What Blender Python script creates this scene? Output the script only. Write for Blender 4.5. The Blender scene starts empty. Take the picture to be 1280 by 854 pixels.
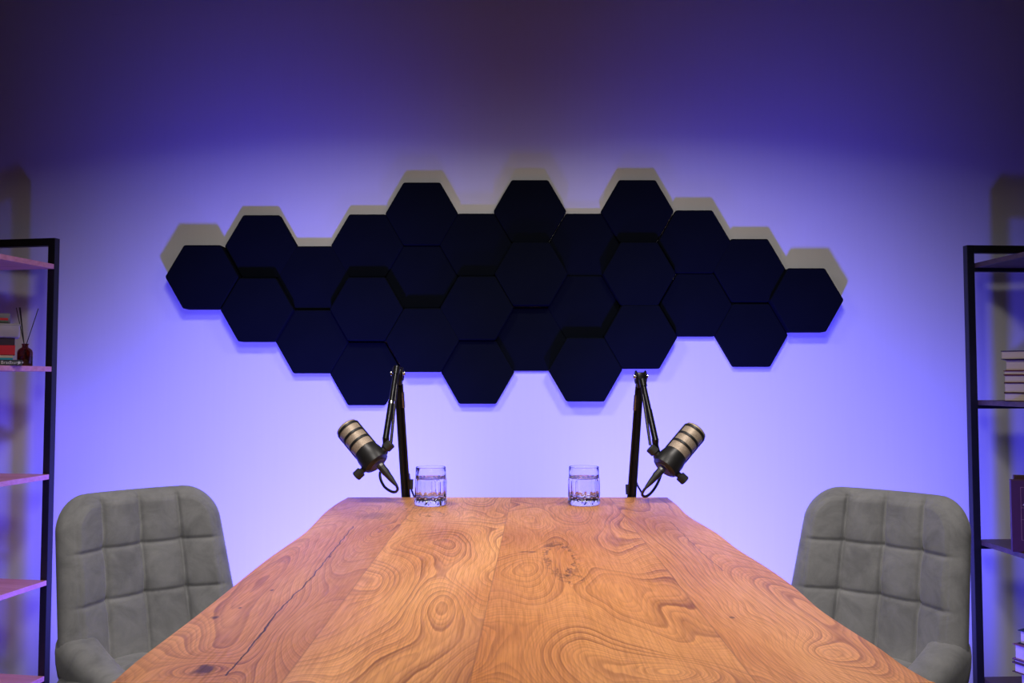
import bpy, bmesh, math, random
from mathutils import Vector, Matrix, Quaternion
random.seed(7)
PI = math.pi
scn = bpy.context.scene
COL = scn.collection
F = 1100.0            # focal length in pixels of the 1280 x 854 frame
EYE = 1.063
TH = math.atan(50 / F)
def ray(px, py):
    u = (px - 640) / F; v = (427 - py) / F
    return Vector((u, math.cos(TH) - v * math.sin(TH), math.sin(TH) + v * math.cos(TH)))
def atY(px, py, Y):
    r = ray(px, py); t = Y / r.y
    return Vector((r.x * t, Y, EYE + r.z * t))
def atZ(px, py, Z):
    r = ray(px, py); t = (Z - EYE) / r.z
    return Vector((r.x * t, r.y * t, Z))

# ------------------------------------------------------------------ objects
def link(o): COL.objects.link(o); return o
def obj(name, bm, mat, parent=None, smooth=False, angle=None):
    me = bpy.data.meshes.new(name)
    bmesh.ops.recalc_face_normals(bm, faces=bm.faces)
    bm.to_mesh(me); bm.free()
    if mat: me.materials.append(mat)
    if smooth:
        for p in me.polygons: p.use_smooth = True
        if angle:
            me.set_sharp_from_angle(angle=math.radians(angle))
    o = bpy.data.objects.new(name, me); link(o)
    if parent: o.parent = parent
    return o
def tag(o, label, cat, group=None):
    o['label'] = label; o['category'] = cat
    if group: o['group'] = group
    return o
def thing(name, label, cat, loc=(0, 0, 0), rz=0, group=None):
    o = bpy.data.objects.new(name, None); link(o)
    o.empty_display_size = .05
    o.location = loc; o.rotation_euler = (0, 0, rz)
    return tag(o, label, cat, group)
def struct(o): o['kind'] = 'structure'; return o
def children(o): return [c for c in bpy.data.objects if c.parent == o]
def copy_tree(o, parent=None):
    c = o.copy(); link(c)
    if parent: c.parent = parent
    for ch in children(o): copy_tree(ch, c)
    return c

# ------------------------------------------------------------------ mesh helpers
def add_box(bm, x0, x1, y0, y1, z0, z1, bev=0, seg=2, mat=None):
    r = bmesh.ops.create_cube(bm, size=1)
    vs = r['verts']
    for v in vs:
        v.co = Vector(((x0 + x1) / 2 + v.co.x * (x1 - x0), (y0 + y1) / 2 + v.co.y * (y1 - y0), (z0 + z1) / 2 + v.co.z * (z1 - z0)))
    if bev:
        es = list({e for v in vs for e in v.link_edges})
        r2 = bmesh.ops.bevel(bm, geom=es, offset=bev, segments=seg, affect='EDGES', profile=.5)
        vs = list({v for f in r2['faces'] for v in f.verts} | {v for v in vs if v.is_valid})
    if mat is not None: bmesh.ops.transform(bm, matrix=mat, verts=[v for v in vs if v.is_valid])
    return vs
def box(x0, x1, y0, y1, z0, z1, bev=0, seg=2):
    bm = bmesh.new(); add_box(bm, x0, x1, y0, y1, z0, z1, bev, seg); return bm
def frame_of(d):
    d = d.normalized(); up = Vector((0, 0, 1)) if abs(d.z) < .95 else Vector((1, 0, 0))
    s = d.cross(up).normalized(); return s, s.cross(d).normalized()
def add_tube(bm, pts, r, n=12, cap=True):
    pts = [Vector(p) for p in pts]; rs = r if isinstance(r, (list, tuple)) else [r] * len(pts)
    rings = []; s = None
    for i, p in enumerate(pts):
        d = (pts[min(i + 1, len(pts) - 1)] - pts[max(i - 1, 0)]).normalized()
        if s is None: s, t = frame_of(d)
        else:
            s = (s - d * s.dot(d)).normalized()
        t = d.cross(s)
        rings.append([bm.verts.new(p + (s * math.cos(2 * PI * k / n) + t * math.sin(2 * PI * k / n)) * rs[i]) for k in range(n)])
    for a, b in zip(rings, rings[1:]):
        for k in range(n): bm.faces.new((a[k], a[(k + 1) % n], b[(k + 1) % n], b[k]))
    if cap:
        bm.faces.new(rings[0][::-1]); bm.faces.new(rings[-1])
    return rings
def tube(pts, r, n=12):
    bm = bmesh.new(); add_tube(bm, pts, r, n); return bm
def add_lathe(bm, prof, n=48, fn=None, M=None):
    """prof: (radius, height) list; closed where the radius is 0"""
    rings = []
    for (r, z) in prof:
        if r <= 1e-6:
            v = bm.verts.new((0, 0, z)); rings.append([v])
        else:
            ring = []
            for k in range(n):
                a = 2 * PI * k / n; rr = fn(r, z, a) if fn else r
                ring.append(bm.verts.new((rr * math.cos(a), rr * math.sin(a), z)))
            rings.append(ring)
    for a, b in zip(rings, rings[1:]):
        for k in range(n):
            k2 = (k + 1) % n
            if len(a) == 1 and len(b) == 1: continue
            if len(a) == 1: bm.faces.new((a[0], b[k], b[k2]))
            elif len(b) == 1: bm.faces.new((a[k], a[k2], b[0]))
            else: bm.faces.new((a[k], a[k2], b[k2], b[k]))
    if M is not None:
        bmesh.ops.transform(bm, matrix=M, verts=[v for r in rings for v in r])
def lathe(prof, n=48, fn=None, M=None):
    bm = bmesh.new(); add_lathe(bm, prof, n, fn, M); return bm
def catmull(pts, k=6):
    pts = [Vector(p) for p in pts]; out = []
    for i in range(len(pts) - 1):
        p0 = pts[max(i - 1, 0)]; p1 = pts[i]; p2 = pts[i + 1]; p3 = pts[min(i + 2, len(pts) - 1)]
        for j in range(k):
            t = j / k
            out.append(.5 * ((2 * p1) + (p2 - p0) * t + (2 * p0 - 5 * p1 + 4 * p2 - p3) * t * t + (3 * p1 - p0 - 3 * p2 + p3) * t ** 3))
    out.append(pts[-1]); return out
def along(a, b):
    """matrix that carries +Z onto a->b, origin at a"""
    a = Vector(a); b = Vector(b)
    return Matrix.Translation(a) @ (b - a).to_track_quat('Z', 'Y').to_matrix().to_4x4()

# ------------------------------------------------------------------ materials
def srgb(r, g, b):
    f = lambda c: (c / 255 / 12.92) if c <= 10 else ((c / 255 + .055) / 1.055) ** 2.4
    return (f(r), f(g), f(b), 1)
class NT:
    def __init__(s, name):
        s.m = bpy.data.materials.new(name); s.m.use_nodes = True
        s.nt = s.m.node_tree; s.N = s.nt.nodes; s.L = s.nt.links
        s.b = s.N['Principled BSDF']; s.tc = s.N.new('ShaderNodeTexCoord')
    def put(s, sock, v):
        if isinstance(v, bpy.types.NodeSocket): s.L.new(v, sock)
        elif v is not None: sock.default_value = v
    def math(s, op, a, b=None, c=None):
        n = s.N.new('ShaderNodeMath'); n.operation = op
        s.put(n.inputs[0], a)
        if b is not None: s.put(n.inputs[1], b)
        if c is not None: s.put(n.inputs[2], c)
        return n.outputs[0]
    def add(s, *a):
        r = a[0]
        for x in a[1:]: r = s.math('ADD', r, x)
        return r
    def mul(s, *a):
        r = a[0]
        for x in a[1:]: r = s.math('MULTIPLY', r, x)
        return r
    def sub(s, a, b): return s.math('SUBTRACT', a, b)
    def sep(s, v):
        n = s.N.new('ShaderNodeSeparateXYZ'); s.L.new(v, n.inputs[0]); return n.outputs
    def comb(s, x, y, z):
        n = s.N.new('ShaderNodeCombineXYZ')
        for i, v in enumerate((x, y, z)): s.put(n.inputs[i], v)
        return n.outputs[0]
    def noise(s, vec, scale=1, detail=2, rough=.5, dist=0):
        n = s.N.new('ShaderNodeTexNoise'); s.put(n.inputs['Vector'], vec)
        n.inputs['Scale'].default_value = scale; n.inputs['Detail'].default_value = detail
        n.inputs['Roughness'].default_value = rough; n.inputs['Distortion'].default_value = dist
        return n.outputs['Fac']
    def ramp(s, f, stops):
        n = s.N.new('ShaderNodeValToRGB'); s.put(n.inputs[0], f); e = n.color_ramp.elements
        while len(e) < len(stops): e.new(.5)
        for el, (p, c) in zip(e, stops):
            el.position = p; el.color = c if len(c) == 4 else (*c, 1)
        return n.outputs[0]
    def mix(s, f, a, b, mode='MIX'):
        n = s.N.new('ShaderNodeMix'); n.data_type = 'RGBA'; n.blend_type = mode
        s.put(n.inputs[0], f); s.put(n.inputs[6], a); s.put(n.inputs[7], b); return n.outputs[2]
    def mapr(s, v, a, b, c=0, d=1):
        n = s.N.new('ShaderNodeMapRange'); n.clamp = True; s.put(n.inputs[0], v)
        for i, x in enumerate((a, b, c, d)): n.inputs[i + 1].default_value = x
        return n.outputs[0]
    def bump(s, h, strength=.3, dist=.001):
        n = s.N.new('ShaderNodeBump'); s.put(n.inputs['Height'], h)
        n.inputs['Strength'].default_value = strength; n.inputs['Distance'].default_value = dist
        s.L.new(n.outputs[0], s.b.inputs['Normal'])
    def set(s, **k):
        for a, v in k.items(): s.put(s.b.inputs[a.replace('_', ' ')], v)
        return s
def plain(name, c, rough=.5, metal=0, var=.12, scale=60, **k):
    n = NT(name); o = n.tc.outputs['Object']
    f = n.noise(o, scale, 3)
    a = tuple(x * (1 - var) for x in c[:3]) + (1,); b = tuple(min(1, x * (1 + var)) for x in c[:3]) + (1,)
    n.set(Base_Color=n.ramp(f, [(.3, a), (.7, b)]), Roughness=rough, Metallic=metal, **k)
    return n.m

# wall paint: off-white, faint brush streaks and a few scuffs
n = NT('wall_paint'); o = n.tc.outputs['Object']; x, y, z = n.sep(o)
st = n.noise(n.comb(n.mul(x, 90.), y, n.mul(z, 3.)), 1, 3)
sc = n.noise(n.comb(n.mul(x, 4.), y, n.mul(z, 22.)), 1, 2)
scm = n.mapr(sc, .74, .80)
base = n.ramp(st, [(.3, (.800, .80, .81)), (.7, (.812, .812, .822))])
n.set(Base_Color=n.mix(n.mul(scm, .25), base, (.6, .6, .62, 1)), Roughness=.75)
n.bump(st, .03, .001); M_wall = n.m
M_side = plain('side_wall_paint', (.05, .05, .06), .9, scale=6)
M_floor = NT('floor_laminate'); o = M_floor.tc.outputs['Object']; x, y, z = M_floor.sep(o)
g = M_floor.noise(M_floor.comb(M_floor.mul(x, 2.), M_floor.mul(y, 30.), z), 1, 4)
M_floor.set(Base_Color=M_floor.ramp(g, [(.3, (.10, .09, .09)), (.7, (.16, .145, .14))]), Roughness=.5); M_floor = M_floor.m
M_ceil = plain('ceiling_paint', (.03, .03, .035), .9, scale=6)

# acoustic foam covered in navy black felt
n = NT('navy_felt'); o = n.tc.outputs['Object']
f1 = n.noise(o, 900, 2); f2 = n.noise(o, 9, 3)
n.set(Base_Color=n.mix(f2, (.0028, .0042, .0090, 1), (.0044, .0060, .012, 1)), Roughness=.95)
n.b.inputs['Specular IOR Level'].default_value = .06
n.bump(f1, .5, .0008); M_felt = n.m

# velour of the chairs
n = NT('grey_velour'); o = n.tc.outputs['Object']
f1 = n.noise(o, 14, 5, .65, .6); f2 = n.noise(o, 1100, 2); f3 = n.noise(o, 4, 2)
cc = n.ramp(f1, [(.28, (.165, .167, .172)), (.5, (.235, .237, .242)), (.75, (.31, .312, .312))])
cc = n.mix(n.mul(n.mapr(f2, .35, .65), .25), cc, (.15, .15, .155, 1))
n.set(Base_Color=cc, Roughness=.92)
n.b.inputs['Sheen Weight'].default_value = .35; n.b.inputs['Sheen Roughness'].default_value = .4
n.b.inputs['Specular IOR Level'].default_value = .15
n.bump(n.add(n.mul(f2, .5), f1), .35, .0012); M_velour = n.m

M_black = plain('black_powder_coat', (.012, .012, .013), .42)
M_blackm = plain('black_anodised_metal', (.010, .010, .011), .28, .3)
M_rail = plain('black_rail', (.014, .011, .010), .22, .2)
M_knob = plain('black_rubber', (.022, .022, .021), .6)
M_chrome = plain('chrome', (.75, .73, .68), .2, 1, .05)
M_steel = plain('worn_steel', (.16, .155, .15), .4, .8)
M_cable = plain('cable_rubber', (.018, .018, .02), .45)
M_copper = plain('brass_underside', (.10, .062, .045), .45, .5)
# woven bronze mesh of the microphone head
n = NT('bronze_mesh'); o = n.tc.outputs['Object']
v = n.N.new('ShaderNodeTexVoronoi'); v.inputs['Scale'].default_value = 520; n.L.new(o, v.inputs['Vector'])
d = v.outputs['Distance']
n.set(Base_Color=n.ramp(d, [(.1, (.62, .51, .40)), (.6, (.38, .30, .225))]), Roughness=.5, Metallic=.35)
n.bump(d, .35, .0006); M_mesh = n.m

def glass(name, col, ior=1.5, rough=0.0):
    n = NT(name); n.set(Base_Color=col, Roughness=rough, IOR=ior)
    n.b.inputs['Transmission Weight'].default_value = 1; return n.m
M_glass = glass('clear_glass', (.98, .985, .99, 1))
M_water = glass('water', (.985, .99, 1, 1), 1.33)
M_amber = glass('amber_glass', (.42, .12, .03, 1), 1.5, .05)
M_oil = glass('diffuser_oil', (.6, .3, .12, 1), 1.4)

def wood_board(name, a, b, rough=.5):
    n = NT(name); o = n.tc.outputs['Object']; x, y, z = n.sep(o)
    g = n.noise(n.comb(n.mul(x, 3.), n.mul(y, 45.), n.mul(z, 60.)), 1, 4, .6, .4)
    n.set(Base_Color=n.ramp(g, [(.3, a), (.7, b)]), Roughness=rough); n.bump(g, .15, .0006); return n.m
M_boardL = wood_board('pink_lit_laminate', (.72, .27, .27), (.88, .40, .40))  # pink light on the left boards is put into the wood colour
M_boardR = wood_board('dim_walnut_laminate', (.060, .036, .034), (.105, .062, .055))  # dark wood; the weaker light on the right boards is in its colour too

# ------------------------------------------------------------------ table wood
TY = 1.62            # table origin, object coordinates are relative to it
def table_wood():
    n = NT('elm_planks'); o = n.tc.outputs['Object']; x, y, z = n.sep(o)
    # three glue lines, slightly out of parallel
    def line(x0, c): return n.sub(x, n.add(n.mul(y, c), x0))
    # world: X at far end Y=2.34 (y=.72) and near end Y=.9 (y=-.72)
    dL = line(-.2385, -.004); dM = line(-.023, .0288); dR = line(.2545, .0066)
    sL = n.math('GREATER_THAN', dL, 0.); sM = n.math('GREATER_THAN', dM, 0.); sR = n.math('GREATER_THAN', dR, 0.)
    pid = n.add(sL, sM, sR)
    off = n.mul(pid, 3.37)
    # large growth field
    wx = n.sub(n.noise(n.comb(n.mul(x, 6.), n.mul(y, 2.5), n.add(off, 11.)), 1, 2), .5)
    sx = n.add(x, n.mul(wx, .06))
    mid = n.mul(sL, n.sub(1., sR))
    yk = n.mul(y, n.add(n.mul(mid, .75), .72))
    big = n.noise(n.comb(n.mul(sx, 4.2), yk, off), 1, 1.4, .40)
    fld = n.add(n.mul(big, 54.), n.mul(n.mul(x, sM), 16.), n.mul(n.mul(x, n.sub(1., sL)), 34.), n.mul(n.mul(x, sR), 14.))
    # knots: rings that close round a point
    def knot(kx, ky, rx, ry, amp):
        a = n.mul(n.sub(x, kx), 1 / rx); b = n.mul(n.sub(y, ky), 1 / ry)
        d2 = n.add(n.mul(a, a), n.mul(b, b))
        return n.mul(n.math('EXPONENT', n.mul(d2, -1.)), amp), d2
    def ky(px, py):
        p = atZ(px, py, .755); return p.x, p.y - TY
    terms = []; ds = []
    for (px, py, rx, ry, amp) in [(705, 702, .045, .15, 9), (1005, 818, .05, .07, 8), (255, 838, .035, .045, 7),
                                  (545, 642, .05, .10, 7), (395, 790, .05, .12, 6), (470, 665, .03, .10, 4),
                                  (860, 838, .05, .05, 6), (655, 800, .05, .12, -5), (925, 770, .03, .07, 4), (560, 760, .045, .14, -7)]:
        kx, k_y = ky(px, py); t, d2 = knot(kx, k_y, rx, ry, amp); terms.append(t)
    fld = n.add(fld, *terms)
    fine_w = n.sub(n.noise(n.comb(n.mul(x, 60.), n.mul(y, 9.), off), 1, 3), .5)
    fld = n.add(fld, n.mul(fine_w, .35))
    fr = n.math('FRACT', fld)
    idx = n.math('FLOOR', fld)
    lv = n.mapr(n.noise(n.comb(n.mul(idx, .73), off, 1.5), 1, 1), .38, .62, .25, 1.15)
    ring = n.mul(n.math('POWER', fr, 2.6), n.mapr(fr, 1.0, .86), lv)     # slow rise, quick fall: latewood line
    fr2 = n.math('FRACT', n.mul(fld, 3.))
    ring2 = n.mul(n.math('POWER', fr2, 2.), n.mapr(fr2, 1.0, .85))
    tone = n.noise(n.comb(n.mul(x, 7.), n.mul(y, 2.2), n.add(off, 5.)), 1, 3)
    fib = n.noise(n.comb(n.mul(x, 420.), n.mul(y, 14.), off), 1, 3, .6)
    light = n.mix(n.mapr(tone, .3, .7), (.68, .285, .080, 1), (.90, .455, .165, 1))
    dark = n.mix(n.mapr(tone, .3, .7), (.19, .060, .018, 1), (.31, .115, .034, 1))
    fadeN = n.mapr(n.noise(n.comb(n.mul(x, 9.), n.mul(y, 4.), n.add(off, 8.)), 1, 2), .35, .65, .35, 1.)
    c = n.mix(n.mul(n.add(n.mul(ring, 1.08), n.mul(ring2, .55)), fadeN), light, dark)
    c = n.mix(n.mapr(fib, .42, .78, 0, .5), c, dark)
    # reddish heartwood streaks per plank
    heart = n.mapr(n.noise(n.comb(n.mul(x, 5.), n.mul(y, 1.1), n.add(off, 21.)), 1, 2), .50, .70, 0, .55)
    c = n.mix(heart, c, (.36, .135, .055, 1))
    # plank tints
    tint = n.ramp(n.mul(pid, 1 / 3.), [(0, (.93, .87, .84)), (.33, (1.04, 1.02, 1.0)), (.66, (.90, .80, .70)), (1, (1.0, .93, .88))])
    n.N[-1].color_ramp.interpolation = 'CONSTANT' if hasattr(n.N[-1], 'color_ramp') else None
    c = n.mix(1., c, tint, 'MULTIPLY')
    # glue lines
    for dl in (dL, dM, dR):
        g = n.mapr(n.math('ABSOLUTE', dl), .0005, .0014, .45, 0)
        c = n.mix(g, c, (.20, .08, .03, 1))
    # the long drying crack in the left plank and the short one in the right plank
    def crack(pts, w, c, strength=.95):
        P = [ky(*p) for p in pts]
        # piecewise: y -> x through a float curve
        fc = n.N.new('ShaderNodeFloatCurve'); cu = fc.mapping.curves[0]
        ys = [p[1] for p in P]; y0, y1 = min(ys), max(ys); xs = [p[0] for p in P]; x0, x1 = min(xs) - .02, max(xs) + .02
        P = sorted(P, key=lambda p: p[1])
        while len(cu.points) < len(P): cu.points.new(.5, .5)
        for pt, (a, b) in zip(cu.points, P): pt.location = ((b - y0) / (y1 - y0), (a - x0) / (x1 - x0))
        fc.mapping.update()
        yn = n.mul(n.sub(y, y0), 1 / (y1 - y0)); n.put(fc.inputs['Value'], yn)
        cx = n.add(n.mul(fc.outputs[0], (x1 - x0)), x0)
        jit = n.mul(n.sub(n.noise(n.comb(0., n.mul(y, 26.), 3.), 1, 3), .5), .010)
        d = n.math('ABSOLUTE', n.sub(n.sub(x, cx), jit))
        ww = n.mul(n.mapr(n.noise(n.comb(0., n.mul(y, 7.), 9.), 1, 1), .3, .7, .6, 1.3), w)
        msk = n.math('LESS_THAN', d, ww)
        inside = n.mul(n.math('GREATER_THAN', yn, 0.), n.math('LESS_THAN', yn, 1.))
        return n.mix(n.mul(msk, inside, strength), c, (.055, .03, .025, 1))
    c = crack([(442, 658), (412, 694), (385, 727), (352, 760), (318, 803), (283, 845)], .0012, c)
    c = crack([(838, 652), (862, 676), (884, 697), (905, 714)], .0009, c, .7)
    # knots' dark eyes; one call paints the left microphone's shadow
    def eye(px, py, rx, ry, c, rim=False, s=.9):
        kx, k_y = ky(px, py)
        wob = n.mul(n.sub(n.noise(n.comb(n.mul(x, 70.), n.mul(y, 45.), 2.), 1, 3), .5), 1.9)
        a = n.mul(n.sub(x, kx), 1 / rx); b = n.mul(n.sub(y, k_y), 1 / ry)
        d = n.add(n.math('SQRT', n.add(n.mul(a, a), n.mul(b, b))), wob)
        if rim: m = n.mul(n.mapr(n.math('ABSOLUTE', n.sub(d, 1.)), .05, .16, 1, 0), n.mapr(wob, -.35, .25))
        else: m = n.mapr(d, .5, 1.1, 1, 0)
        return n.mix(n.mul(m, s), c, (.07, .03, .018, 1))
    c = eye(256, 838, .014, .017, c); c = eye(268, 772, .006, .010, c); c = eye(340, 738, .003, .006, c)
    c = eye(300, 760, .003, .005, c); c = eye(412, 696, .004, .008, c)
    c = eye(700, 697, .026, .15, c, True, .75); c = eye(715, 724, .018, .03, c, True, .8)
    c = eye(540, 643, .028, .035, c, True, .9); c = eye(515, 637, .022, .03, c, True, .9)
    c = eye(660, 690, .02, .006, c, False, .7); c = eye(688, 683, .010, .010, c, False, .6)
    c = eye(470, 645, .045, .06, c, False, .45)  # left microphone's shadow on the table, painted as a soft dark patch
    c = eye(915, 772, .004, .006, c, False, .7)
    n.set(Base_Color=c, Roughness=n.mapr(fib, .3, .7, .40, .52))
    n.b.inputs['Specular IOR Level'].default_value = .32
    n.bump(n.add(n.mul(ring, .5), n.mul(fib, .5)), .10, .0006)
    return n.m
M_table = table_wood()

# ------------------------------------------------------------------ the room
WY = 3.04
def slab(name, *a, m):
    return struct(obj(name, box(*a), m))
slab('wall_back', -2.9, 2.9, WY, WY + .12, 0, 2.9, m=M_wall)
slab('wall_left', -2.9, -2.8, -1.6, WY, 0, 2.9, m=M_side)
slab('wall_right', 2.8, 2.9, -1.6, WY, 0, 2.9, m=M_side)
slab('floor', -2.9, 2.9, -1.6, WY + .12, -.06, 0, m=M_floor)
slab('ceiling', -2.9, 2.9, -1.6, WY + .12, 2.9, 3.0, m=M_ceil)

# ------------------------------------------------------------------ acoustic panels
T00, T0, T1, T2 = .014, .022, .030, .050
tiles = [  # centre px, centre py, thickness, label
 (252, 346, T2, 'leftmost dark hexagonal acoustic panel, raised, at the left tip of the cluster'),
 (326, 308, T0, 'flat dark hexagonal panel in the second column from the left, upper of two'),
 (321, 387, T2, 'raised dark hexagonal panel in the second column from the left, lower of two'),
 (392, 347, T0, 'recessed dark hexagonal panel in the third column from the left, upper of two'),
 (390, 427, T1, 'dark hexagonal panel in the third column from the left, lower of two'),
 (459, 307, T0, 'dark hexagonal panel in the fourth column from the left, topmost of three'),
 (458, 386, T2, 'raised dark hexagonal panel in the fourth column from the left, middle of three'),
 (458, 467, T0, 'dark hexagonal panel lowest in the fourth column, left of the left boom elbow'),
 (527, 267, T1 - .003, 'dark hexagonal panel topmost in the fifth column from the left'),
 (527, 346, T00, 'deeply recessed dark hexagonal panel in the middle of the fifth column from the left'),
 (528, 425, T2, 'raised dark hexagonal panel lowest in the fifth column, right above the left boom elbow'),
 (595, 306, T0, 'dark hexagonal panel in the sixth column from the left, topmost of three'),
 (596, 385, T2, 'raised dark hexagonal panel in the sixth column from the left, middle of three'),
 (597, 465, T1, 'dark hexagonal panel lowest in the sixth column, above the left water glass'),
 (662.4, 264, T1 - .003, 'dark hexagonal panel topmost in the seventh column, at the centre of the cluster'),
 (664, 342, T2, 'raised dark hexagonal panel in the middle of the seventh column, cluster centre'),
 (664, 424, T00, 'recessed dark hexagonal panel lowest in the seventh column, cluster centre'),
 (730, 306, T00, 'flat dark hexagonal panel in the eighth column from the left, topmost of three'),
 (730, 384, T0 - .004, 'recessed dark hexagonal panel in the eighth column from the left, middle of three'),
 (732, 462, T2, 'raised dark hexagonal panel lowest in the eighth column, above the right water glass'),
 (797, 264, T1 - .003, 'dark hexagonal panel in the ninth column from the left, topmost of three'),
 (799.2, 342, T2, 'raised dark hexagonal panel in the ninth column from the left, middle of three'),
 (801, 421, T2, 'raised dark hexagonal panel lowest in the ninth column, above the right boom elbow'),
 (868.2, 302, T1, 'dark hexagonal panel in the third column from the right, upper of two'),
 (869.8, 381, T0, 'recessed dark hexagonal panel in the third column from the right, lower of two'),
 (937.6, 338, T1, 'dark hexagonal panel in the second column from the right, upper of two'),
 (939.5, 419, T0, 'dark hexagonal panel in the second column from the right, lower of two'),
 (1009, 375, T2, 'rightmost dark hexagonal acoustic panel, raised, at the right tip of the cluster'),
]
def hex_mesh(t, R=.1261):
    bm = bmesh.new(); loops = []
    def ring(r, y, k=5):
        out = []; cr = .006
        for i in range(6):
            a = i * PI / 3; c = Vector((r * math.cos(a), r * math.sin(a)))
            p = Vector((r * math.cos(a - PI / 3), r * math.sin(a - PI / 3))); q = Vector((r * math.cos(a + PI / 3), r * math.sin(a + PI / 3)))
            A = c + (p - c).normalized() * cr; B = c + (q - c).normalized() * cr
            for j in range(k):
                s = j / (k - 1); w = A * (1 - s) ** 2 + c * 2 * s * (1 - s) + B * s * s
                out.append(bm.verts.new((w.x, y, w.y)))
        return out
    loops = [ring(R, 0), ring(R, -t + .005), ring(R - .0010, -t + .0022), ring(R - .0030, -t + .0006), ring(R - .006, -t), ]
    for a, b in zip(loops, loops[1:]):
        for k in range(len(a)): bm.faces.new((a[k], a[(k + 1) % len(a)], b[(k + 1) % len(a)], b[k]))
    bm.faces.new(loops[0]); bm.faces.new(loops[-1]); return bm
protos = {}
for i, (px, py, t, lab) in enumerate(tiles):
    p = atY(px, py, WY - t)
    if t not in protos:
        o = obj('acoustic_panel', hex_mesh(t), M_felt, smooth=True, angle=40); protos[t] = o
    else:
        o = protos[t].copy(); link(o)
    o.location = (p.x, WY, p.z)
    tag(o, lab, 'acoustic panel', 'hexagonal acoustic panels on the wall')

# ------------------------------------------------------------------ the table
TZ = .755
tbl = thing('dining_table', 'long wooden live-edge plank table with four glued boards in the foreground', 'table', (0, TY, 0))
Lp = [(434.3, 621.6), (421, 629), (405, 641), (382.6, 663.8), (353.6, 684.5), (333, 699), (308, 718.5), (270.8, 748.7), (233.5, 777.7), (192, 808.8), (163, 831.5), (137.5, 854.4)]
Rp = [(835, 622), (846.7, 631), (862.8, 646), (895, 665), (922.7, 686), (959.6, 709), (991.9, 732), (1024, 760), (1061, 785), (1098, 808), (1130, 831), (1171, 854.4)]
Lw = catmull([atZ(*p, TZ) for p in Lp], 5); Rw = catmull([atZ(*p, TZ) for p in Rp], 5)
yn = (Lw[-1].y + Rw[-1].y) / 2; yf = (Lw[0].y + Rw[0].y) / 2
Lw[-1].y = Rw[-1].y = yn; Lw[0].y = Rw[0].y = yf
far = [Lw[0].lerp(Rw[0], k / 24) for k in range(1, 24)]
near = [Rw[-1].lerp(Lw[-1], k / 24) for k in range(1, 24)]
loop = Lw[::-1] + far + Rw + near        # goes round once
cen = Vector((0, (yn + yf) / 2, TZ))
n0 = len(loop)
live = [1.0] * len(Lw) + [0.0] * len(far) + [1.0] * len(Rw) + [0.0] * len(near)
bm = bmesh.new()
def tring(inset, z, rough=0):
    out = []
    for i, p in enumerate(loop):
        a = loop[i - 1]; b = loop[(i + 1) % n0]; d = (b - a); nrm = Vector((d.y, -d.x, 0)).normalized()
        if nrm.dot(cen - p) < 0: nrm = -nrm
        k = inset * (1 if live[i] else .25) + rough * live[i] * (math.sin(i * 1.7) + math.sin(i * .61 + 2)) * .5
        q = p + nrm * k
        out.append(bm.verts.new((q.x, q.y - TY, z)))
    return out
rings = [tring(.003, TZ), tring(.0008, TZ - .0012), tring(0, TZ - .004), tring(-.003, TZ - .012, .001), tring(-.001, TZ - .022, .002), tring(.006, TZ - .032, .003), tring(.016, TZ - .040, .003), tring(.020, TZ - .042)]
for a, b in zip(rings, rings[1:]):
    for k in range(n0): bm.faces.new((a[k], a[(k + 1) % n0], b[(k + 1) % n0], b[k]))
bm.faces.new(rings[0]); bm.faces.new(rings[-1])
obj('tabletop', bm, M_table, tbl, smooth=True, angle=30)
for yy in (-.50, .50):
    bm = bmesh.new()
    fz = TZ - .042
    add_box(bm, -.30, .30, yy - .03, yy + .03, fz - .03, fz, .003)
    add_box(bm, -.33, .33, yy - .03, yy + .03, 0, .03, .003)
    for s in (-1, 1):
        add_tube(bm, [(s * .27, yy, fz - .02), (s * .30, yy, .02)], .024, 4)
    obj('leg', bm, M_black, tbl)

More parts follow.
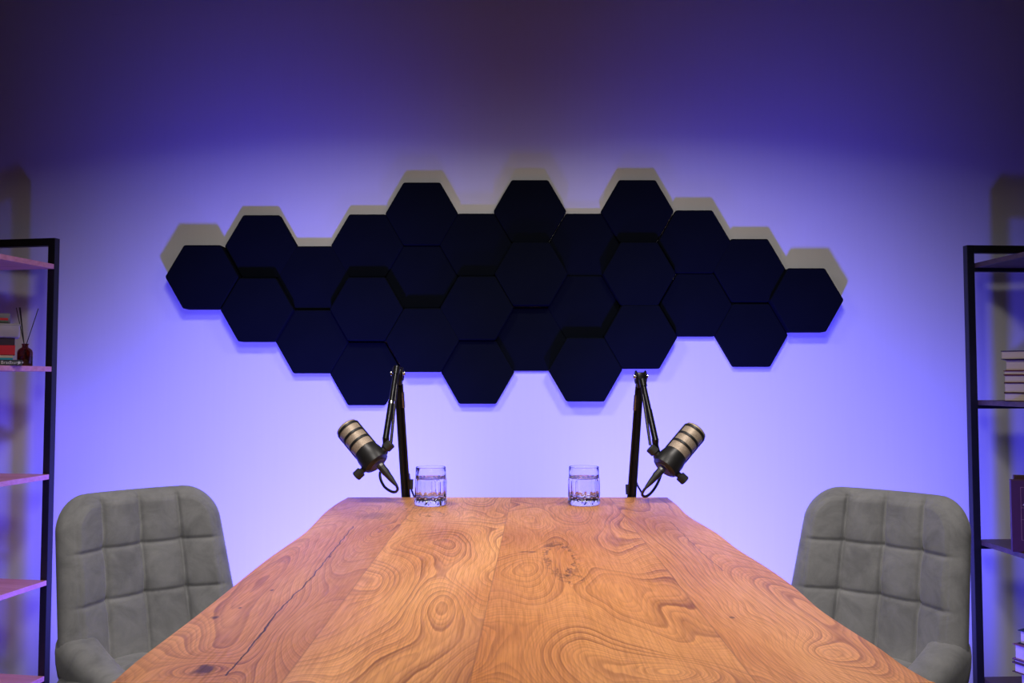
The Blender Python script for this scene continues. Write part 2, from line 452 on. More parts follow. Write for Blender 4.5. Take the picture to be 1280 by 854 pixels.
# ------------------------------------------------------------------ chairs
def rrect_sdf(x, z, hw, hz, r):
    qx = abs(x) - hw + r; qz = abs(z) - hz + r
    return math.hypot(max(qx, 0), max(qz, 0)) + min(max(qx, qz), 0) - r
def padded(name, W, H, T, r, seams_x, seams_z, place, parent, mat, nu=72, nv=72, puff=.013, groove=.012, half=None):
    """a quilted pad in the x-z plane, centre at the origin, front towards -y; place() bends it"""
    bm = bmesh.new(); F_, B_ = {}, {}
    hw, hz = W / 2, H / 2
    for i in range(nu + 1):
        for j in range(nv + 1):
            su = -1 + 2 * i / nu; sv = -1 + 2 * j / nv
            # even spacing inside, packed at the border
            xu = math.sin(su * PI / 2) * .35 + su * .65; zv = math.sin(sv * PI / 2) * .35 + sv * .65
            z = zv * hz
            e = hz - abs(z); w = hw
            if e < r: w = hw - r + math.sqrt(max(0, r * r - (r - e) ** 2))
            x = xu * w
            d = -rrect_sdf(x, z, hw, hz, r); d = max(d, 0)
            k = min(d / (T * .55), 1); edge = math.sqrt(max(0, 1 - (1 - k) ** 2))
            h = 0
            if seams_x or seams_z:
                dx = min([abs(x - q) for q in seams_x] or [9]); dz = min([abs(z - q) for q in seams_z] or [9])
                ex = 1 - math.exp(-dx / .020); ez = 1 - math.exp(-dz / .017)
                h = puff * ex * (.62 + .38 * ez) - groove * (.5 * math.exp(-(dx / .0042) ** 2) + .30 * math.exp(-(dz / .0042) ** 2))
                h -= .006 * math.exp(-(dx * dx + dz * dz) / (2 * .014 ** 2))
            # piping seam just inside the border
            h -= .0022 * math.exp(-((d - .019) / .0022) ** 2)
            yf_ = -(T / 2) * edge - h * min(1, d / .03)
            F_[i, j] = bm.verts.new(place(x, yf_, z))
            if 0 < i < nu and 0 < j < nv: B_[i, j] = bm.verts.new(place(x, T / 2 * edge, z))
            else: B_[i, j] = F_[i, j]
    for i in range(nu):
        for j in range(nv):
            for D, fl in ((F_, 0), (B_, 1)):
                q = [D[i, j], D[i + 1, j], D[i + 1, j + 1], D[i, j + 1]]
                qq = []
                for v_ in q:
                    if v_ not in qq: qq.append(v_)
                if len(qq) > 2:
                    try: bm.faces.new(qq[::-1] if fl else qq)
                    except ValueError: pass
    bmesh.ops.remove_doubles(bm, verts=bm.verts, dist=1e-5)
    return obj(name, bm, mat, parent, smooth=True)
def make_chair(label):
    t = thing('upholstered_chair', label, 'chair', group='grey quilted chairs beside the table')
    zc = .572; H = .43; W = .44
    rec = math.tan(math.radians(13))
    def pb(x, y, z):
        zz = z + zc; k = (z + H / 2) / H                       # 0 bottom .. 1 top
        taper = 1.0 - .10 * k
        wrap = (.085 - .045 * k) * (abs(x) / (W / 2)) ** 2.2
        nx = x * taper
        sl = (.085 - .045 * k) * 2.2 * (abs(x) / (W / 2)) ** 1.2 / (W / 2) * (1 if x > 0 else -1)
        nl = math.hypot(1, sl)
        # the pad's thickness follows the bent surface's normal
        return Vector((nx + y * sl / nl, y / nl - wrap + (zz - .42) * rec, zz))
    padded('backrest', W, H, .058, .085, [-.110, 0, .110], [-.034, .084], pb, t, M_velour, 150, 140)
    def ps(x, y, z):      # seat: the pad lies flat; its front side (-y) faces up
        return Vector((x * (1 - .06 * (-z / .46)), z * 1.0 - .235 + .0, .368 - y - .012 * (z / .24)))
    padded('seat', .47, .47, .075, .10, [-.118, 0, .118], [-.11, .02, .13], ps, t, M_velour, 48, 48)
    for s in (-1, 1):
        st = [  # x, y, bottom z, top z, half thickness
            (.135, .022, .36, .470, .012), (.160, -.006, .35, .486, .040), (.170, -.044, .345, .484, .050), (.170, -.095, .34, .468, .051),
            (.166, -.155, .335, .450, .048), (.160, -.220, .33, .434, .044), (.152, -.285, .33, .420, .040), (.142, -.340, .332, .406, .034), (.126, -.378, .338, .392, .018)]
        P = catmull([Vector((a, b, 0)) for a, b, *_ in st], 4); Q = catmull([Vector((c, d, e)) for _, _, c, d, e in st], 4)
        bm = bmesh.new(); prev = None; n_ = 24
        for i, (p, q) in enumerate(zip(P, Q)):
            d = P[min(i + 1, len(P) - 1)] - P[max(i - 1, 0)]; nr = Vector((d.y, -d.x, 0)).normalized()
            if nr.x < 0: nr = -nr
            zc_ = (q.x + q.y) / 2; hh = (q.y - q.x) / 2; ring = []
            for k in range(n_):
                a = 2 * PI * k / n_; ca, sa = math.cos(a), math.sin(a)
                ex = math.copysign(abs(ca) ** .75, ca) * q.z; ez = math.copysign(abs(sa) ** .75, sa) * hh
                lean = .12 * ez
                v_ = p + nr * (ex + lean); ring.append(bm.verts.new((s * v_.x, v_.y, zc_ + ez)))
            if prev:
                for k in range(n_): bm.faces.new((prev[k], prev[(k + 1) % n_], ring[(k + 1) % n_], ring[k]))
            else: bm.faces.new(ring)
            prev = ring
        bm.faces.new(prev)
        obj('armrest', bm, M_velour, t, smooth=True, angle=60)
    bm = bmesh.new()
    add_box(bm, -.15, .15, -.38, -.09, .332, .346, .003)
    obj('seat_frame', bm, M_black, t)
    for sx in (-1, 1):
        for sy in (-1, 1):
            cy = -.235
            obj('leg', tube([(sx * .13, cy + sy * .13, .334), (sx * .19, cy + sy * .19, 0.0)], [.014, .008], 14), M_black, t, smooth=True, angle=50)
    return t
ch = make_chair('grey quilted chair at the left side of the table, near the pink-lit shelves')
ch.location = (-.912, 2.22, 0); ch.rotation_euler.z = math.radians(45)
ch2 = copy_tree(ch)
ch2['label'] = 'grey quilted chair at the right side of the table, near the dark shelves'
ch2.location = (.902, 2.19, 0); ch2.rotation_euler.z = math.radians(-45)

# ------------------------------------------------------------------ glasses
def make_glass(label, loc):
    t = thing('water_glass', label, 'glass', loc, group='faceted tumblers on the table')
    R = .0395; nf = 12
    def fn(r, z, a):
        if r < R * .9: return r
        if .004 < z < .0155: return r * (1 - .012 * abs(math.cos(nf * a)))
        if .0215 < z < .063: return r * (1 - .075 * (1 - abs(math.sin(7 * a))) ** 1.5)
        return r
    prof = [(0, .0008), (R * .80, .0008), (R * .90, 0), (R * .99, .002), (R * 1.03, .005), (R * 1.03, .0135), (R * 1.0, .016), (R * .97, .0175),
            (R * 1.0, .0195), (R * 1.01, .024), (R * 1.01, .060), (R * 1.0, .0655), (R * .965, .068), (R * .955, .080), (R * .95, .0935), (R * .94, .0948),
            (R * .92, .0945), (R * .905, .0925), (R * .90, .080), (R * .89, .060), (R * .86, .030), (R * .82, .0235), (R * .70, .0200), (R * .4, .0188), (0, .0185)]
    obj('tumbler', lathe(prof, 144, fn), M_glass, t, smooth=True, angle=45)
    e = .00025
    w = [(0, .0185 - e), (R * .4, .0188 - e), (R * .70 + e, .0200 - e), (R * .82 + e, .0235), (R * .86 + e, .030), (R * .89 + e, .060), (R * .893 + e, .0665), (R * .893 - .0012, .0655), (R * .8, .0652), (0, .0652)]
    obj('water', lathe(w, 96), M_water, t, smooth=True, angle=45)
    return t
gp = atZ(538.3, 631.5, TZ)
g1 = make_glass('fluted tumbler of water on the table beside the left boom arm', gp)
g2 = copy_tree(g1); gp2 = atZ(730, 631, TZ)
g2.location = gp2; g2.rotation_euler.z = .2
g2['label'] = 'fluted tumbler of water on the table beside the right boom arm'

# ------------------------------------------------------------------ microphones and arms
def mic_setup(side):
    S = 1 if side == 'right' else -1
    if side == 'left':
        foot, elbow, tip = (507.5, 622), (497.5, 466), (482, 549)
        head, butt = (432.5, 533.5), (472, 581)
        mount = (482, 556)
        cab = [(474.5, 581), (487, 597), (495.5, 607)]
        loopc = [(495.5, 607), (497.0, 611.5), (494.5, 615.0), (489, 614.5), (481, 609), (476, 600), (475, 592), (477, 588)]
    else:
        foot, elbow, tip = (790.8, 622), (800.8, 470), (819.5, 551)
        head, butt = (870.5, 537.5), (829.5, 586.5)
        mount = (818, 561)
        cab = [(828, 586), (817, 600), (807.5, 609.5)]
        loopc = [(807.5, 609.5), (803.6, 615), (803.0, 619.0), (806.5, 620.8), (812, 618), (818, 611), (823, 602), (826, 594)]
    YA, YM = 2.385, 2.27
    pf = atY(*foot, YA); pe = atY(*elbow, 2.36); pt = atY(*tip, YM)
    t = thing('boom_arm', f'{side} of two black folding boom arms clamped to the far edge of the table',
              'microphone arm', (pf.x, YA, TZ - .10))
    inv = Matrix.Translation((-pf.x, -YA, -(TZ - .10)))
    def part(name, bm, mat, smooth=True, parent=t, angle=40):
        bmesh.ops.transform(bm, matrix=inv, verts=bm.verts); return obj(name, bm, mat, parent, smooth=smooth, angle=angle)
    # clamp gripping the table's far edge
    bm = bmesh.new(); X = pf.x; ye = yf
    add_box(bm, X - .022, X + .022, ye + .006, ye + .018, TZ - .085, TZ - .004, .002)
    add_box(bm, X - .022, X + .022, ye - .045, ye + .018, TZ - .090, TZ - .080, .002)
    add_box(bm, X - .016, X + .016, ye + .016, YA + .018, TZ - .060, TZ - .030, .002)
    part('clamp', bm, M_black, False)
    bm = tube([(X, ye - .028, TZ - .120), (X, ye - .028, TZ - .0425)], .006, 12)
    add_tube(bm, [(X, ye - .028, TZ - .125), (X, ye - .028, TZ - .112)], .016, 16); add_tube(bm, [(X, ye - .028, TZ - .048), (X, ye - .028, TZ - .0425)], .013, 16)
    part('clamp_screw', bm, M_blackm)
    base0 = Vector((X, YA, TZ - .055))
    part('swivel_post', tube([base0 - Vector((0, 0, .005)), base0 + Vector((0, 0, .05))], .0125, 20), M_blackm)
    # lower arm: a square tube with a slim parallel rod
    d = (pe - pf).normalized(); lo = pf - d * .015
    side_v = Vector((1, 0, 0)); 
    bm = bmesh.new()
    Mx = along(lo, pe); L = (pe - lo).length
    add_box(bm, -.0088, .0052, -.009, .009, 0, L - .02, .0016, 2, Mx)
    part('lower_arm', bm, M_rail, False)
    a1 = lo - Vector((S * .0108, 0, 0)) + Vector((0, -.004, .0)); a2 = pe - d * .03 - Vector((S * .0108, 0, 0)) + Vector((0, -.004, 0))
    if S > 0: a1.x = lo.x - .0125; a2.x = pe.x - .0115
    else: a1.x = lo.x + .0095; a2.x = pe.x + .0105
    part('support_rod', tube([a1, a2], .0034, 10), M_rail)
    part('tension_spring', tube([a1.lerp(a2, .80), a1.lerp(a2, .93)], .0052, 12), M_chrome)
    # elbow
    bm = bmesh.new(); e = pe
    for dx in (-.0125, .0125):
        r0 = lathe([(0, -.0022), (.0175, -.0022), (.019, 0), (.0175, .0022), (0, .0022)], 28)
        bmesh.ops.transform(r0, matrix=Matrix.Translation(e + Vector((dx, 0, -.004))) @ Matrix.Rotation(PI / 2, 4, 'Y'), verts=r0.verts)
        me = bpy.data.meshes.new('tmp'); r0.to_mesh(me); r0.free(); bm.from_mesh(me); bpy.data.meshes.remove(me)
    add_box(bm, e.x - .0115, e.x + .0115, e.y - .011, e.y + .011, e.z - .034, e.z + .010, .004)
    el = part('elbow_joint', bm, M_blackm)
    for dx in (-.016, .016):
        bm = tube([e + Vector((dx - .003, 0, -.002)), e + Vector((dx + .003, 0, -.002))], .0062, 16)
        bmesh.ops.transform(bm, matrix=inv, verts=bm.verts); obj('bolt', bm, M_chrome, el, smooth=True, angle=40)
    # upper arm: main tube in front of the joint, with a thin rod beside it
    u0 = pe + Vector((S * .003, -.024, .004)); u1 = pt
    if S < 0: u0 = atY(495.5, 462, 2.325)
    else: u0 = atY(803.5, 478, 2.325)
    w = (u1 - u0)
    bm = tube([u0, u1], .0072, 16); add_tube(bm, [u0 + w * .48, u1], .0082, 16)
    part('upper_arm', bm, M_blackm)
    off = Vector((-S * .0135, .002, 0))
    part('support_rod', tube([u0 + off * .35 + w * .06, u1 + off + Vector((0, 0, -.012))], .0038, 10), M_rail)
    if S < 0:
        part('clip', tube([u0 + w * .465, u0 + w * .500], .0094, 20), M_chrome)
    bm = tube([u0 - w.normalized() * .008, u0 + w.normalized() * .012], .0095, 18)
    part('end_cap', bm, M_blackm)
    # small tightening knob by the foot, the cable that comes down the arm
    kx = (513.8, 605.5) if S < 0 else (785.2, 612)
    kp = atY(*kx, YA)
    part('knob', tube([kp + Vector((-.0005, 0, -.013)), kp + Vector((-.0005 , 0, .013))], [.0062, .0068], 14), M_knob)
    c0 = (511.0, 592) if S < 0 else (794.5, 598)
    c1 = [c0, (514, 611), (518, 622), (520, 634)] if S < 0 else [c0, (796.5, 606), (801.5, 615), (806, 624), (808, 636)]
    part('cable', tube(catmull([atY(*q, YA + .012) for q in c1], 5), .0026, 8), M_cable)
    # yoke holding the microphone
    # ---------------- microphone
    pb_ = atY(*butt, YM - .012); ph = atY(*head, YM + .035)
    Mm = along(pb_, ph); L = (ph - pb_).length
    m = thing('microphone', f'black broadcast microphone with ringed bronze mesh head on the {side} boom arm', 'microphone')
    m.matrix_world = Mm
    # yoke axis: in local x-y, the image direction between the two knobs
    ka, kb = ((444.5, 588.5), (482.5, 556)) if S < 0 else ((858.5, 592), (818.5, 560))
    A = atY(*ka, YM); B = atY(*kb, YM); ax = (Mm.to_3x3().inverted() @ (B - A)); ax.z = 0; ax.normalize()
    R = .0315; Lb = .052
    prof = [(0, .002), (.020, .002), (.026, 0), (.0335, .004), (.0350, .009), (.0350, .034), (.0335, .041), (.0322, .048), (.0318, Lb), (.0300, Lb + .002), (0, Lb + .002)]
    body = obj('body', lathe(prof, 56), M_black, m, smooth=True, angle=35)
    obj('end_plate', lathe([(0, -.0015), (.0215, -.0015), (.0225, .0), (.0225, .0035), (0, .0035)], 40), M_copper, m, smooth=True, angle=35)
    g0 = Lb; g1_ = L
    prof = [(0, g0 - .004), (R - .0022, g0 - .004), (R - .0015, g0), (R - .0013, g1_ - .0055), (R - .0022, g1_ - .0020), (R - .0060, g1_ + .0005), (R * .4, g1_ + .0015), (0, g1_ + .0018)]
    obj('grille', lathe(prof, 56), M_mesh, m, smooth=True, angle=50)
    gl = g1_ - g0 - .0115
    for k in (1, 2, 3):
        zc = g0 + gl * k / 3
        pr = [(R - .003, zc - .0034), (R, zc - .0034), (R + .0006, zc - .0026), (R + .0006, zc + .0026), (R, zc + .0034), (R - .003, zc + .0034), (R - .003, zc - .0034)]
        obj('ring', lathe(pr, 56), M_black, m, smooth=True, angle=40)
    bm = bmesh.new()                      # side ribs that tie the rings together
    for s in (-1, 1):
        for zz0 in (g0,):
            c = ax * s * (R - .0004)
            Mr = Matrix.Translation((c.x, c.y, 0)) @ Matrix.Rotation(math.atan2(ax.y, ax.x), 4, 'Z')
            add_box(bm, -.0014, .0014, -.0045, .0045, g0 - .002, g0 + gl + .003, .0005, 1, Mr)
    obj('rib', bm, M_black, m)
    for s in (-1, 1):
        c0 = ax * s * .0345; c1 = ax * s * .042; c2 = ax * s * .0435; c3 = ax * s * .062
        zk = .017
        bm = bmesh.new()
        add_tube(bm, [Vector((c0.x * .94, c0.y * .94, zk)), Vector((c1.x, c1.y, zk))], .0075, 16)
        add_tube(bm, [Vector((c1.x, c1.y, zk)), Vector((c2.x, c2.y, zk)), Vector((c3.x * .97, c3.y * .97, zk)), Vector((c3.x, c3.y, zk))], [.0105, .0128, .0128, .0112], 20)
        obj('knob', bm, M_knob, m, smooth=True, angle=35)
    # U-shaped yoke round the back of the body
    perp = Vector((-ax.y, ax.x, 0)); fwd = Mm.to_3x3() @ perp
    if fwd.y < 0: perp = -perp
    zy = Vector((0, 0, .017))
    pts = [ax * (-.0400 * math.cos(k * PI / 12)) + perp * (.0400 * math.sin(k * PI / 12)) + zy for k in range(13)]
    obj('yoke', tube(catmull(pts, 5), .0042, 10), M_black, m, smooth=True)
    # link from the arm's tip to the yoke
    q = Mm @ (perp * .0400 + Vector((0, 0, .017)))
    part('tip_joint', tube([u1 - w.normalized() * .004, u1 + Vector((0, 0.004, -.012)), u1.lerp(q, .6), q], [.0090, .0080, .0060, .0055], 14), M_blackm)
    # cable with its plug
    cpts = [atY(*cab[0], YM - .022), atY(*cab[1], YM - .032), atY(*cab[2], YM - .034)]
    cbl = thing('microphone_cable', f'short black cable looping from a plug under the {side} microphone', 'cable', cpts[2])
    iv = Matrix.Translation(-cpts[2])
    bm = tube([cpts[0].lerp(cpts[2], 0), cpts[0].lerp(cpts[2], .38), cpts[0].lerp(cpts[2], .45), cpts[0].lerp(cpts[2], .7), cpts[2]], [.0098, .0100, .0088, .0072, .0040], 18)
    bmesh.ops.transform(bm, matrix=iv, verts=bm.verts); obj('plug', bm, M_cable, cbl, smooth=True, angle=40)
    a = cpts[0].lerp(cpts[2], .02); b = cpts[0].lerp(cpts[2], .10)
    bm = tube([a, b], .0106, 18); bmesh.ops.transform(bm, matrix=iv, verts=bm.verts); obj('plug_collar', bm, M_steel, cbl, smooth=True, angle=40)
    lp = [atY(*q_, YM - .034 + .012 * i) for i, q_ in enumerate(loopc)]
    bm = tube(catmull(lp, 6), .0036, 10); bmesh.ops.transform(bm, matrix=iv, verts=bm.verts); obj('wire', bm, M_cable, cbl, smooth=True)
    return m
mic_setup('left'); mic_setup('right')

# ------------------------------------------------------------------ shelving racks
RY = 2.915
def board_z(py, Y=RY): return atY(62, py, Y).z
def make_rack(side):
    S = -1 if side == 'left' else 1
    px = 61.5 if S < 0 else 1216.5
    p = atY(px, 560, RY)
    ang = math.radians(-9.7 if S < 0 else 2.9)
    lab = ('black metal rack with pink-lit wooden boards, left of the left chair' if S < 0 else
           'black metal rack with dark wooden boards, right of the right chair')
    t = thing('shelving_rack', lab, 'shelf', (p.x, RY, 0), ang)
    W = .80; D = .335; u = .0125
    topz = board_z(303.0 if S < 0 else 312.0) + .013
    # local: back inner upright at the origin; the rack runs away from the table (S*x), towards the viewer (-y)
    def upright(x, y): obj('upright', box(x - u, x + u, y - u, y + u, 0, topz, .0015), M_black, t)
    for x in (0, S * W):
        upright(x, 0); upright(x, -D)
    for y in (0, -D):
        a, b = sorted((S * u, S * (W - u)))
        obj('rail', box(a, b, y - u * .9, y + u * .9, topz - .026, topz, .0015), M_black, t)
    if S < 0:
        pys = [334, 461.5, 595.5, 727.5]; th = .0165
        for py in pys:
            zc = board_z(py); xa, xb = sorted((S * -u, S * (W + u)))
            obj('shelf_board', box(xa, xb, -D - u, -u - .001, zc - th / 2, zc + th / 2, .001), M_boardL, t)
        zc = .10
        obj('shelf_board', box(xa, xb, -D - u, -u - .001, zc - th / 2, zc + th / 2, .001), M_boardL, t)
    else:
        pys = [331.5, 503.5, 679.5, 853.5]; th = .016
        for py in pys:
            zc = atY(1222, py, RY - .02).z; xa, xb = S * (u + .001), S * (W - u - .001)
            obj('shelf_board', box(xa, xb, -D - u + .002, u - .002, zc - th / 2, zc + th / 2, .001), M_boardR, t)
            for y in (0, -D):
                if y == 0: obj('rail', box(xa, xb, y - u * .8, y + u * .8, zc - th / 2 - .012, zc - th / 2 - .0005, .001), M_black, t)
    return t
rkL = make_rack('left'); rkR = make_rack('right')

# ------------------------------------------------------------------ things on the shelves
def book_mats(name, c): return plain(name, c, .5, var=.08, scale=30)
M_pages = NT('book_pages'); o = M_pages.tc.outputs['Object']; x, y, z = M_pages.sep(o)
gz = M_pages.noise(M_pages.comb(x, y, M_pages.mul(z, 900.)), 1, 1)
M_pages.set(Base_Color=M_pages.ramp(gz, [(.3, (.52, .42, .33)), (.7, (.72, .62, .52))]), Roughness=.8); M_pages = M_pages.m
def make_book(label, w, d, h, cover, loc, rz, group, pages=None, spine='left', overhang=.003, standing=False, ct=.0022):
    """lying book: w along x, d along y, spine on one long side"""
    t = thing('book', label, 'book', loc, rz, group)
    bm = bmesh.new(); 
    add_box(bm, 0, w, 0, d, 0, ct, .0004, 1); add_box(bm, 0, w, 0, d, h - ct, h, .0004, 1)
    if spine == 'front': add_box(bm, 0, w, 0, ct, ct * .5, h - ct * .5, .0006, 1)
    else: add_box(bm, 0, w, d - ct, d, ct * .5, h - ct * .5, .0006, 1)
    cv = obj('cover', bm, cover, t)
    o_ = overhang
    if spine == 'front': bm = box(o_, w - o_, ct * .8, d - o_, ct * .9, h - ct * .9)
    else: bm = box(o_, w - o_, o_, d - ct * .8, ct * .9, h - ct * .9)
    obj('pages', bm, M_pages, t); return t, cv
def yrel(root, x, y):  # rack-local to world
    a = root.rotation_euler.z; return Vector((root.location.x + x * math.cos(a) - y * math.sin(a), root.location.y + x * math.sin(a) + y * math.cos(a), 0))

def text_mesh(name, body, size, extrude, mat, parent, loc, shear=0):
    cu = bpy.data.curves.new(name, 'FONT'); cu.body = body; cu.size = size; cu.extrude = extrude; cu.shear = shear
    tmp = bpy.data.objects.new('tmp', cu); link(tmp); bpy.context.view_layer.update()
    me = bpy.data.meshes.new_from_object(tmp.evaluated_get(bpy.context.evaluated_depsgraph_get()))
    bpy.data.objects.remove(tmp); me.materials.clear(); me.materials.append(mat)
    o = bpy.data.objects.new(name, me); link(o); o.parent = parent; o.location = loc; o.rotation_euler = (PI / 2, 0, 0); return o
# right rack, shelf at eye height: six books, pages towards the table
C_dk = book_mats('dark_blue_cloth', (.03, .025, .06)); C_br = book_mats('brown_cloth', (.07, .025, .02)); C_red = book_mats('wine_red_cloth', (.12, .015, .025))
C_pk = book_mats('plum_cloth', (.20, .07, .11)); C_teal = book_mats('dark_teal_cloth', (.01, .03, .04))
YB = 2.74
gR = 'books stacked on the shelf at eye height in the right rack'
zsh = atY(1222, 503.5, RY - .02).z + .0084
rows = [  # top py, bottom py, left px, cover, label   (bottom book first)
    (491.5, 502.0, 1254.5, C_br, 'thick brown book, lowest of the six stacked on the upper right shelf'),
    (479.0, 491.5, 1254.8, C_br, 'dark brown book with tan pages, second from bottom of the upper right stack'),
    (469.3, 479.0, 1255.0, C_red, 'book with dark red cover, third from the bottom of the upper right stack'),
    (463.8, 469.3, 1254.5, C_red, 'thin wine red book with pale pages in the middle of the upper right stack'),
    (450.0, 463.8, 1257.0, C_pk, 'purplish book lying second from the top of the upper right stack'),
    (439.0, 450.0, 1251.8, C_dk, 'dark blue covered book with pink-lit pages on top of the upper right stack')]
z = zsh
for (ya, yb, px, cm, lab) in rows:
    h = (yb - ya) / F * YB; p = atY(px, 480, YB)
    make_book(lab, .16 + random.uniform(-.005, .01), .11, h - .0002, cm, (p.x, YB, z), -.57 + random.uniform(-.02, .02), gR, spine='back'); z += h
# right rack, lowest visible shelf: a messier stack
gR2 = 'books stacked on the bottom shelf of the right rack'
zsh2 = atY(1222, 853.5, RY - .02).z + .0084
YC = 2.68
low = [(1268, 24, C_pk, 'plum covered book, lowest in the stack on the bottom right shelf', -1.15), (1273.0, 22, C_pk, 'plum book with purple pages low in the stack on the bottom right shelf', -1.10),
       (1265.0, 13.5, C_br, 'brown covered book with pale pages in the middle of the bottom right stack', -1.20), (1265.0, 5, C_br, 'thin dark brown book between thicker ones in the bottom right stack', -1.17),
       (1266.0, 21, C_pk, 'thick book with pink-lit pages second from the top of the bottom right stack', -1.19),
       (1273.0, 19, C_teal, 'book with dark teal cover on top of the stack on the bottom right shelf', -1.02)]
z = zsh2
ztop = atY(1272, 787.5, YC).z
tot = sum(a[1] for a in low if a[2]); k = (ztop - zsh2) / tot
for (px, hp, cm, lab, rz) in low:
    if cm is None: continue
    p = atY(px, 830, YC); h = hp * k
    make_book(lab, .15, .105, h - .0002, cm, (p.x, YC, z), rz, gR2, spine='back', overhang=.006); z += h
# right rack, middle shelf: an upright purple book, a brown one leaning behind it
zsh3 = atY(1222, 679.5, RY - .02).z + .008
M_purp = book_mats('purple_leatherette', (.075, .018, .060)); M_gold = plain('gilt_print', (.42, .22, .24), .45, .3)
YS = 2.71
p = atY(1264.5, 640, YS); h = (atY(1270, 600.5, YS).z - zsh3)
bk = thing('book', 'upright purple book with a thin gilt frame on the middle shelf of the right rack', 'book', (p.x, YS, zsh3 + .0005), -.40)
w = .165; dpt = .034
bm = bmesh.new(); add_box(bm, 0, w, 0, .003, 0, h, .0008); add_box(bm, 0, w, dpt - .003, dpt, 0, h, .0008); add_box(bm, 0, .003, .001, dpt - .001, 0, h, .0008)
obj('cover', bm, M_purp, bk)
obj('pages', box(.0028, w - .004, .0028, dpt - .0028, .003, h - .003), M_pages, bk)
bm = bmesh.new(); fx0 = .0255; fz0 = h * .17; fz1 = h * .905; lw = .0011
for zz in (fz0, fz1, h * .455, h * .62 , h * .735): add_box(bm, fx0, w - fx0, -.0006, .0004, zz - lw / 2, zz + lw / 2) if zz in (fz0, fz1, h * .455, h * .62) else None
for xx in (fx0, w - fx0): add_box(bm, xx - lw / 2, xx + lw / 2, -.0006, .0004, fz0, fz1)
obj('gilt_frame', bm, M_gold, bk)
text_mesh('title', 'A', .045, .0003, plain('pale_print', (.75, .6, .62), .5), bk, (fx0 + .004, -.0006, h * .655), .4)
b2 = thing('book', 'brown book standing right behind the upright purple book in the right rack', 'book', (p.x + .034, YS + dpt + .010, zsh3 + .0005), -.40)
h2 = atY(1275, 595, YS + dpt).z - zsh3
bm = bmesh.new(); add_box(bm, 0, .15, 0, .003, 0, h2, .0008); add_box(bm, 0, .15, .023, .026, 0, h2, .0008); add_box(bm, 0, .003, .001, .025, 0, h2, .0008)
obj('cover', bm, C_br, b2); obj('pages', box(.0028, .146, .0028, .0232, .003, h2 - .003), M_pages, b2)

# left rack: stack of books, box and the reed diffuser on the shelf at y = 461
zl = board_z(461.5) + .00825
YL = 2.73
gL = 'books stacked beside the reed diffuser in the left rack'
def lx(px, Y=YL): return (px - 640) / F * Y
s = F / YL
M_dg = book_mats('charcoal_cover', (.05, .05, .055)); M_cy = book_mats('cyan_cover', (.02, .35, .50)); M_rd = book_mats('red_cover', (.62, .012, .03))
M_pl = book_mats('aubergine_cover', (.035, .012, .035)); M_lil = book_mats('lilac_box', (.42, .36, .42)); M_cr = book_mats('cream_cover', (.72, .55, .42))
AL = .53; CL = math.cos(AL); SL = math.sin(AL)
def lbook(right, hp, m, lab, d=.10, rz=0):
    global zL
    h = hp / s; wv = .17
    t, cv = make_book(lab, wv, d, h - .0002, m, (lx(right) - wv * CL, YL - wv * SL, zL), AL, gL, spine='front'); zL += h; return t, cv, h
zL = zl + .0003
b0, cv0, h0 = lbook(28, 7.0, M_dg, 'charcoal book with white lettering on its spine, lowest in the left rack stack')
M_wt = plain('white_print', (.8, .78, .74), .6)
text_mesh('spine_lettering', '- Bradbury +', h0 * .78, .0002, M_wt, cv0, (.17 - .066, -.0004, h0 * .28))
bm = tube([(.17 - .009, -.0005, h0 * .5), (.17 - .009, .001, h0 * .5)], .0042, 16); obj('spine_emblem', bm, M_wt, cv0)
lbook(16, 2.6, M_cy, 'thin cyan book above the charcoal one in the left rack stack')
lbook(16, 3.6, M_cr, 'thin cream paperback between cyan and red books in the left rack')
lbook(18.5, 12.0, M_rd, 'thick bright red book in the middle of the left rack stack')
lbook(18, 9.2, M_pl, 'dark aubergine book lying on the red book in the left rack')
# lilac box with rounded end, a small tin on it
h = 18.0 / s
bx = thing('storage_box', 'wide lilac grey box lying on the aubergine book in the left rack', 'box', (lx(24) - .19 * CL, YL - .19 * SL, zL), AL)
bm = box(0, .19, 0, .09, 0, h - .0003, .006, 4); obj('box_body', bm, M_lil, bx, smooth=True, angle=50)
obj('lid', box(-.0008, .1908, -.0008, .0908, h * .80, h - .0001, .005, 3), book_mats('lilac_lid', (.36, .33, .36)), bx, smooth=True, angle=50)
zL += h
h = 13.2 / s
tn = thing('tin_box', 'small grey tin with red mark on the lilac box in the left rack', 'box', (lx(12) - .12 * CL, YL - .12 * SL, zL), AL)
obj('tin_body', box(0, .12, 0, .07, 0, h, .006, 4), book_mats('grey_tin', (.17, .155, .18)), tn, smooth=True, angle=50)
obj('red_label', box(.095 - .004, .113, -.0006, .002, h * .30, h * .52, .0004, 1), M_rd, tn)
obj('green_band', box(.006, .114, -.0005, .002, h * .08, h * .22, .0004, 1), book_mats('green_band', (.06, .10, .06)), tn)

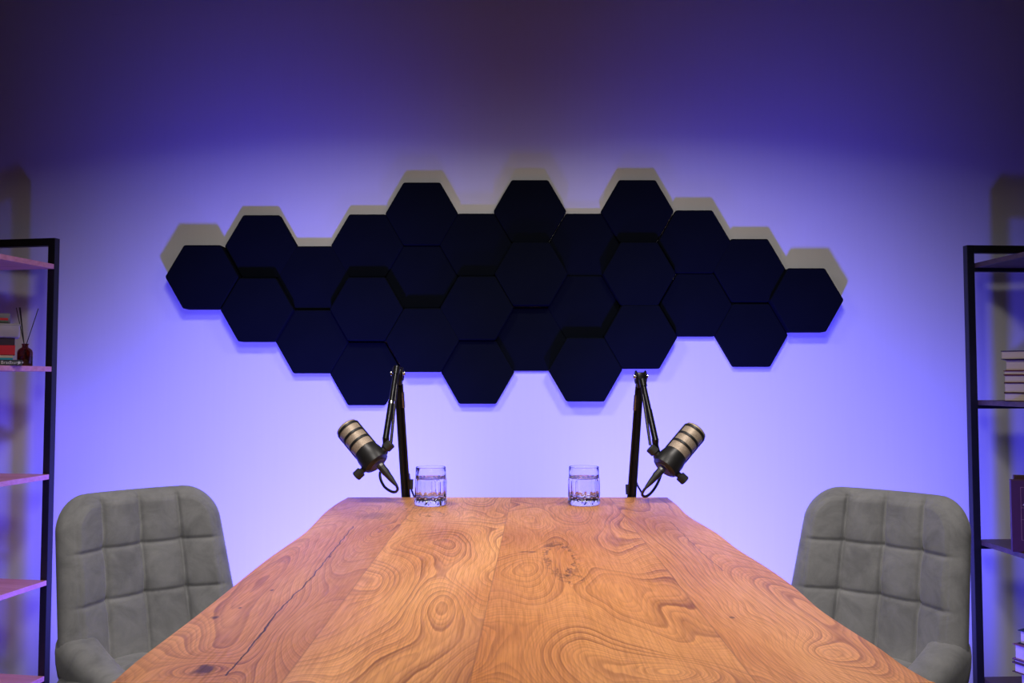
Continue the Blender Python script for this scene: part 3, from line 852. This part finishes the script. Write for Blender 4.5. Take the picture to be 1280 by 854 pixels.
# reed diffuser
YD = 2.85
s = F / YD
p = Vector((lx(31, YD), YD, zl + .0003))
df = thing('reed_diffuser', 'small amber glass bottle with black reeds beside the book stack in the left rack', 'diffuser', p)
Hb = 28.0 / s; Rb = 8.8 / s
prof = [(0, 0), (Rb * .93, 0), (Rb, .003), (Rb, Hb * .62), (Rb * .93, Hb * .70), (Rb * .72, Hb * .78), (Rb * .45, Hb * .83), (Rb * .40, Hb * .86), (Rb * .40, Hb * .95), (Rb * .48, Hb * .96), (Rb * .48, Hb),
        (Rb * .30, Hb), (Rb * .30, Hb * .85), (Rb * .62, Hb * .77), (Rb * .88, Hb * .66), (Rb * .92, Hb * .60), (Rb * .92, .005), (0, .004)]
obj('bottle', lathe(prof, 48), M_amber, df, smooth=True, angle=50)
obj('oil', lathe([(0, .0037), (Rb * .925, .0047), (Rb * .925, Hb * .45), (0, Hb * .45)], 40), M_oil, df, smooth=True, angle=40)
def loc_(px, py): q = atY(px, py, YD) - p; return q
for (a, b) in (((17.8, 384.5), (.25, .008)), ((21.6, 384), (.1, -.004)), ((22.8, 384), (-.2, .006)), ((49.6, 386), (-.3, 0))):
    tp = loc_(*a); tp.y = .012 if a[0] < 30 else -.008
    neck = Vector((.0012 * (1 if a[0] < 30 else 3), 0, Hb)); neck.x = (-.004 if a[0] < 30 else .0045)
    bot = neck + (neck - tp) * ((Hb - .006) / (tp.z - Hb)) ; bot.x = max(-Rb * .8, min(Rb * .8, bot.x)); bot.z = .006
    obj('reed', tube([bot, neck, tp], .0013, 8), M_black, df, smooth=True)

# ------------------------------------------------------------------ light
def area(name, loc, aim, size, power, col, size_y=None, spread=180):
    l = bpy.data.lights.new(name, 'AREA'); l.energy = power; l.color = col
    if size_y: l.shape = 'RECTANGLE'; l.size = size; l.size_y = size_y
    else: l.shape = 'DISK'; l.size = size
    l.spread = math.radians(spread)
    o = bpy.data.objects.new(name, l); link(o); o.location = loc
    o.rotation_euler = (Vector(aim) - Vector(loc)).to_track_quat('-Z', 'Y').to_euler(); return o
BLUE = (.085, .072, 1.0)
def spot(name, loc, az, el, half, blend, power, col, soft):
    l = bpy.data.lights.new(name, 'SPOT'); l.energy = power; l.color = col
    l.spot_size = math.radians(2 * half); l.spot_blend = blend; l.shadow_soft_size = soft
    o = bpy.data.objects.new(name, l); link(o); o.location = loc
    az, el = math.radians(az), math.radians(el)
    o.rotation_euler = Vector((math.sin(az) * math.cos(el), math.cos(az) * math.cos(el), math.sin(el))).to_track_quat('-Z', 'Y').to_euler(); return o
for s in (-1, 1):
    spot('blue_floor_lamp', (s * .52, 2.18, .12), s * 16, 30, 46, .85, 215 if s < 0 else 195, BLUE, .07)
    spot('blue_corner_fill', (s * 1.02, 2.56, .10), s * 52, 26, 42, 1, 32, BLUE, .07)  # added blue fill, brightens the low wall beside the racks
    area('ceiling_softbox', (s * .60, 1.82, 2.20), (s * .58, 1.84, 0), .30, 9.2, (1.0, .92, .86), spread=153)
area('blue_centre_fill', (0, 2.62, .10), (0, WY, 2.3), .16, 3.6, BLUE, spread=110)  # added fill that puts blue on the upper middle of the wall
area('front_fill', (0, .2, 2.3), (0, 1.9, .62), .7, 6.4, (1.0, .94, .89), spread=76)  # added white fill from above the camera for chairs, table and racks

w = bpy.data.worlds.new('World'); scn.world = w; w.use_nodes = True
w.node_tree.nodes['Background'].inputs[0].default_value = (.01, .009, .03, 1); w.node_tree.nodes['Background'].inputs[1].default_value = .5

cam = bpy.data.cameras.new('camera'); cam.sensor_width = 36; cam.lens = 36 * F / 1280
co = bpy.data.objects.new('camera', cam); link(co)
co.location = (0, 0, EYE); co.rotation_euler = (PI / 2 + TH, 0, 0); cam.clip_start = .02
scn.camera = co
vs = scn.view_settings; scn.display_settings.display_device = 'sRGB'
vs.view_transform = 'Standard'; vs.look = 'None'; vs.gamma = 1; vs.exposure = 0; vs.use_curve_mapping = False
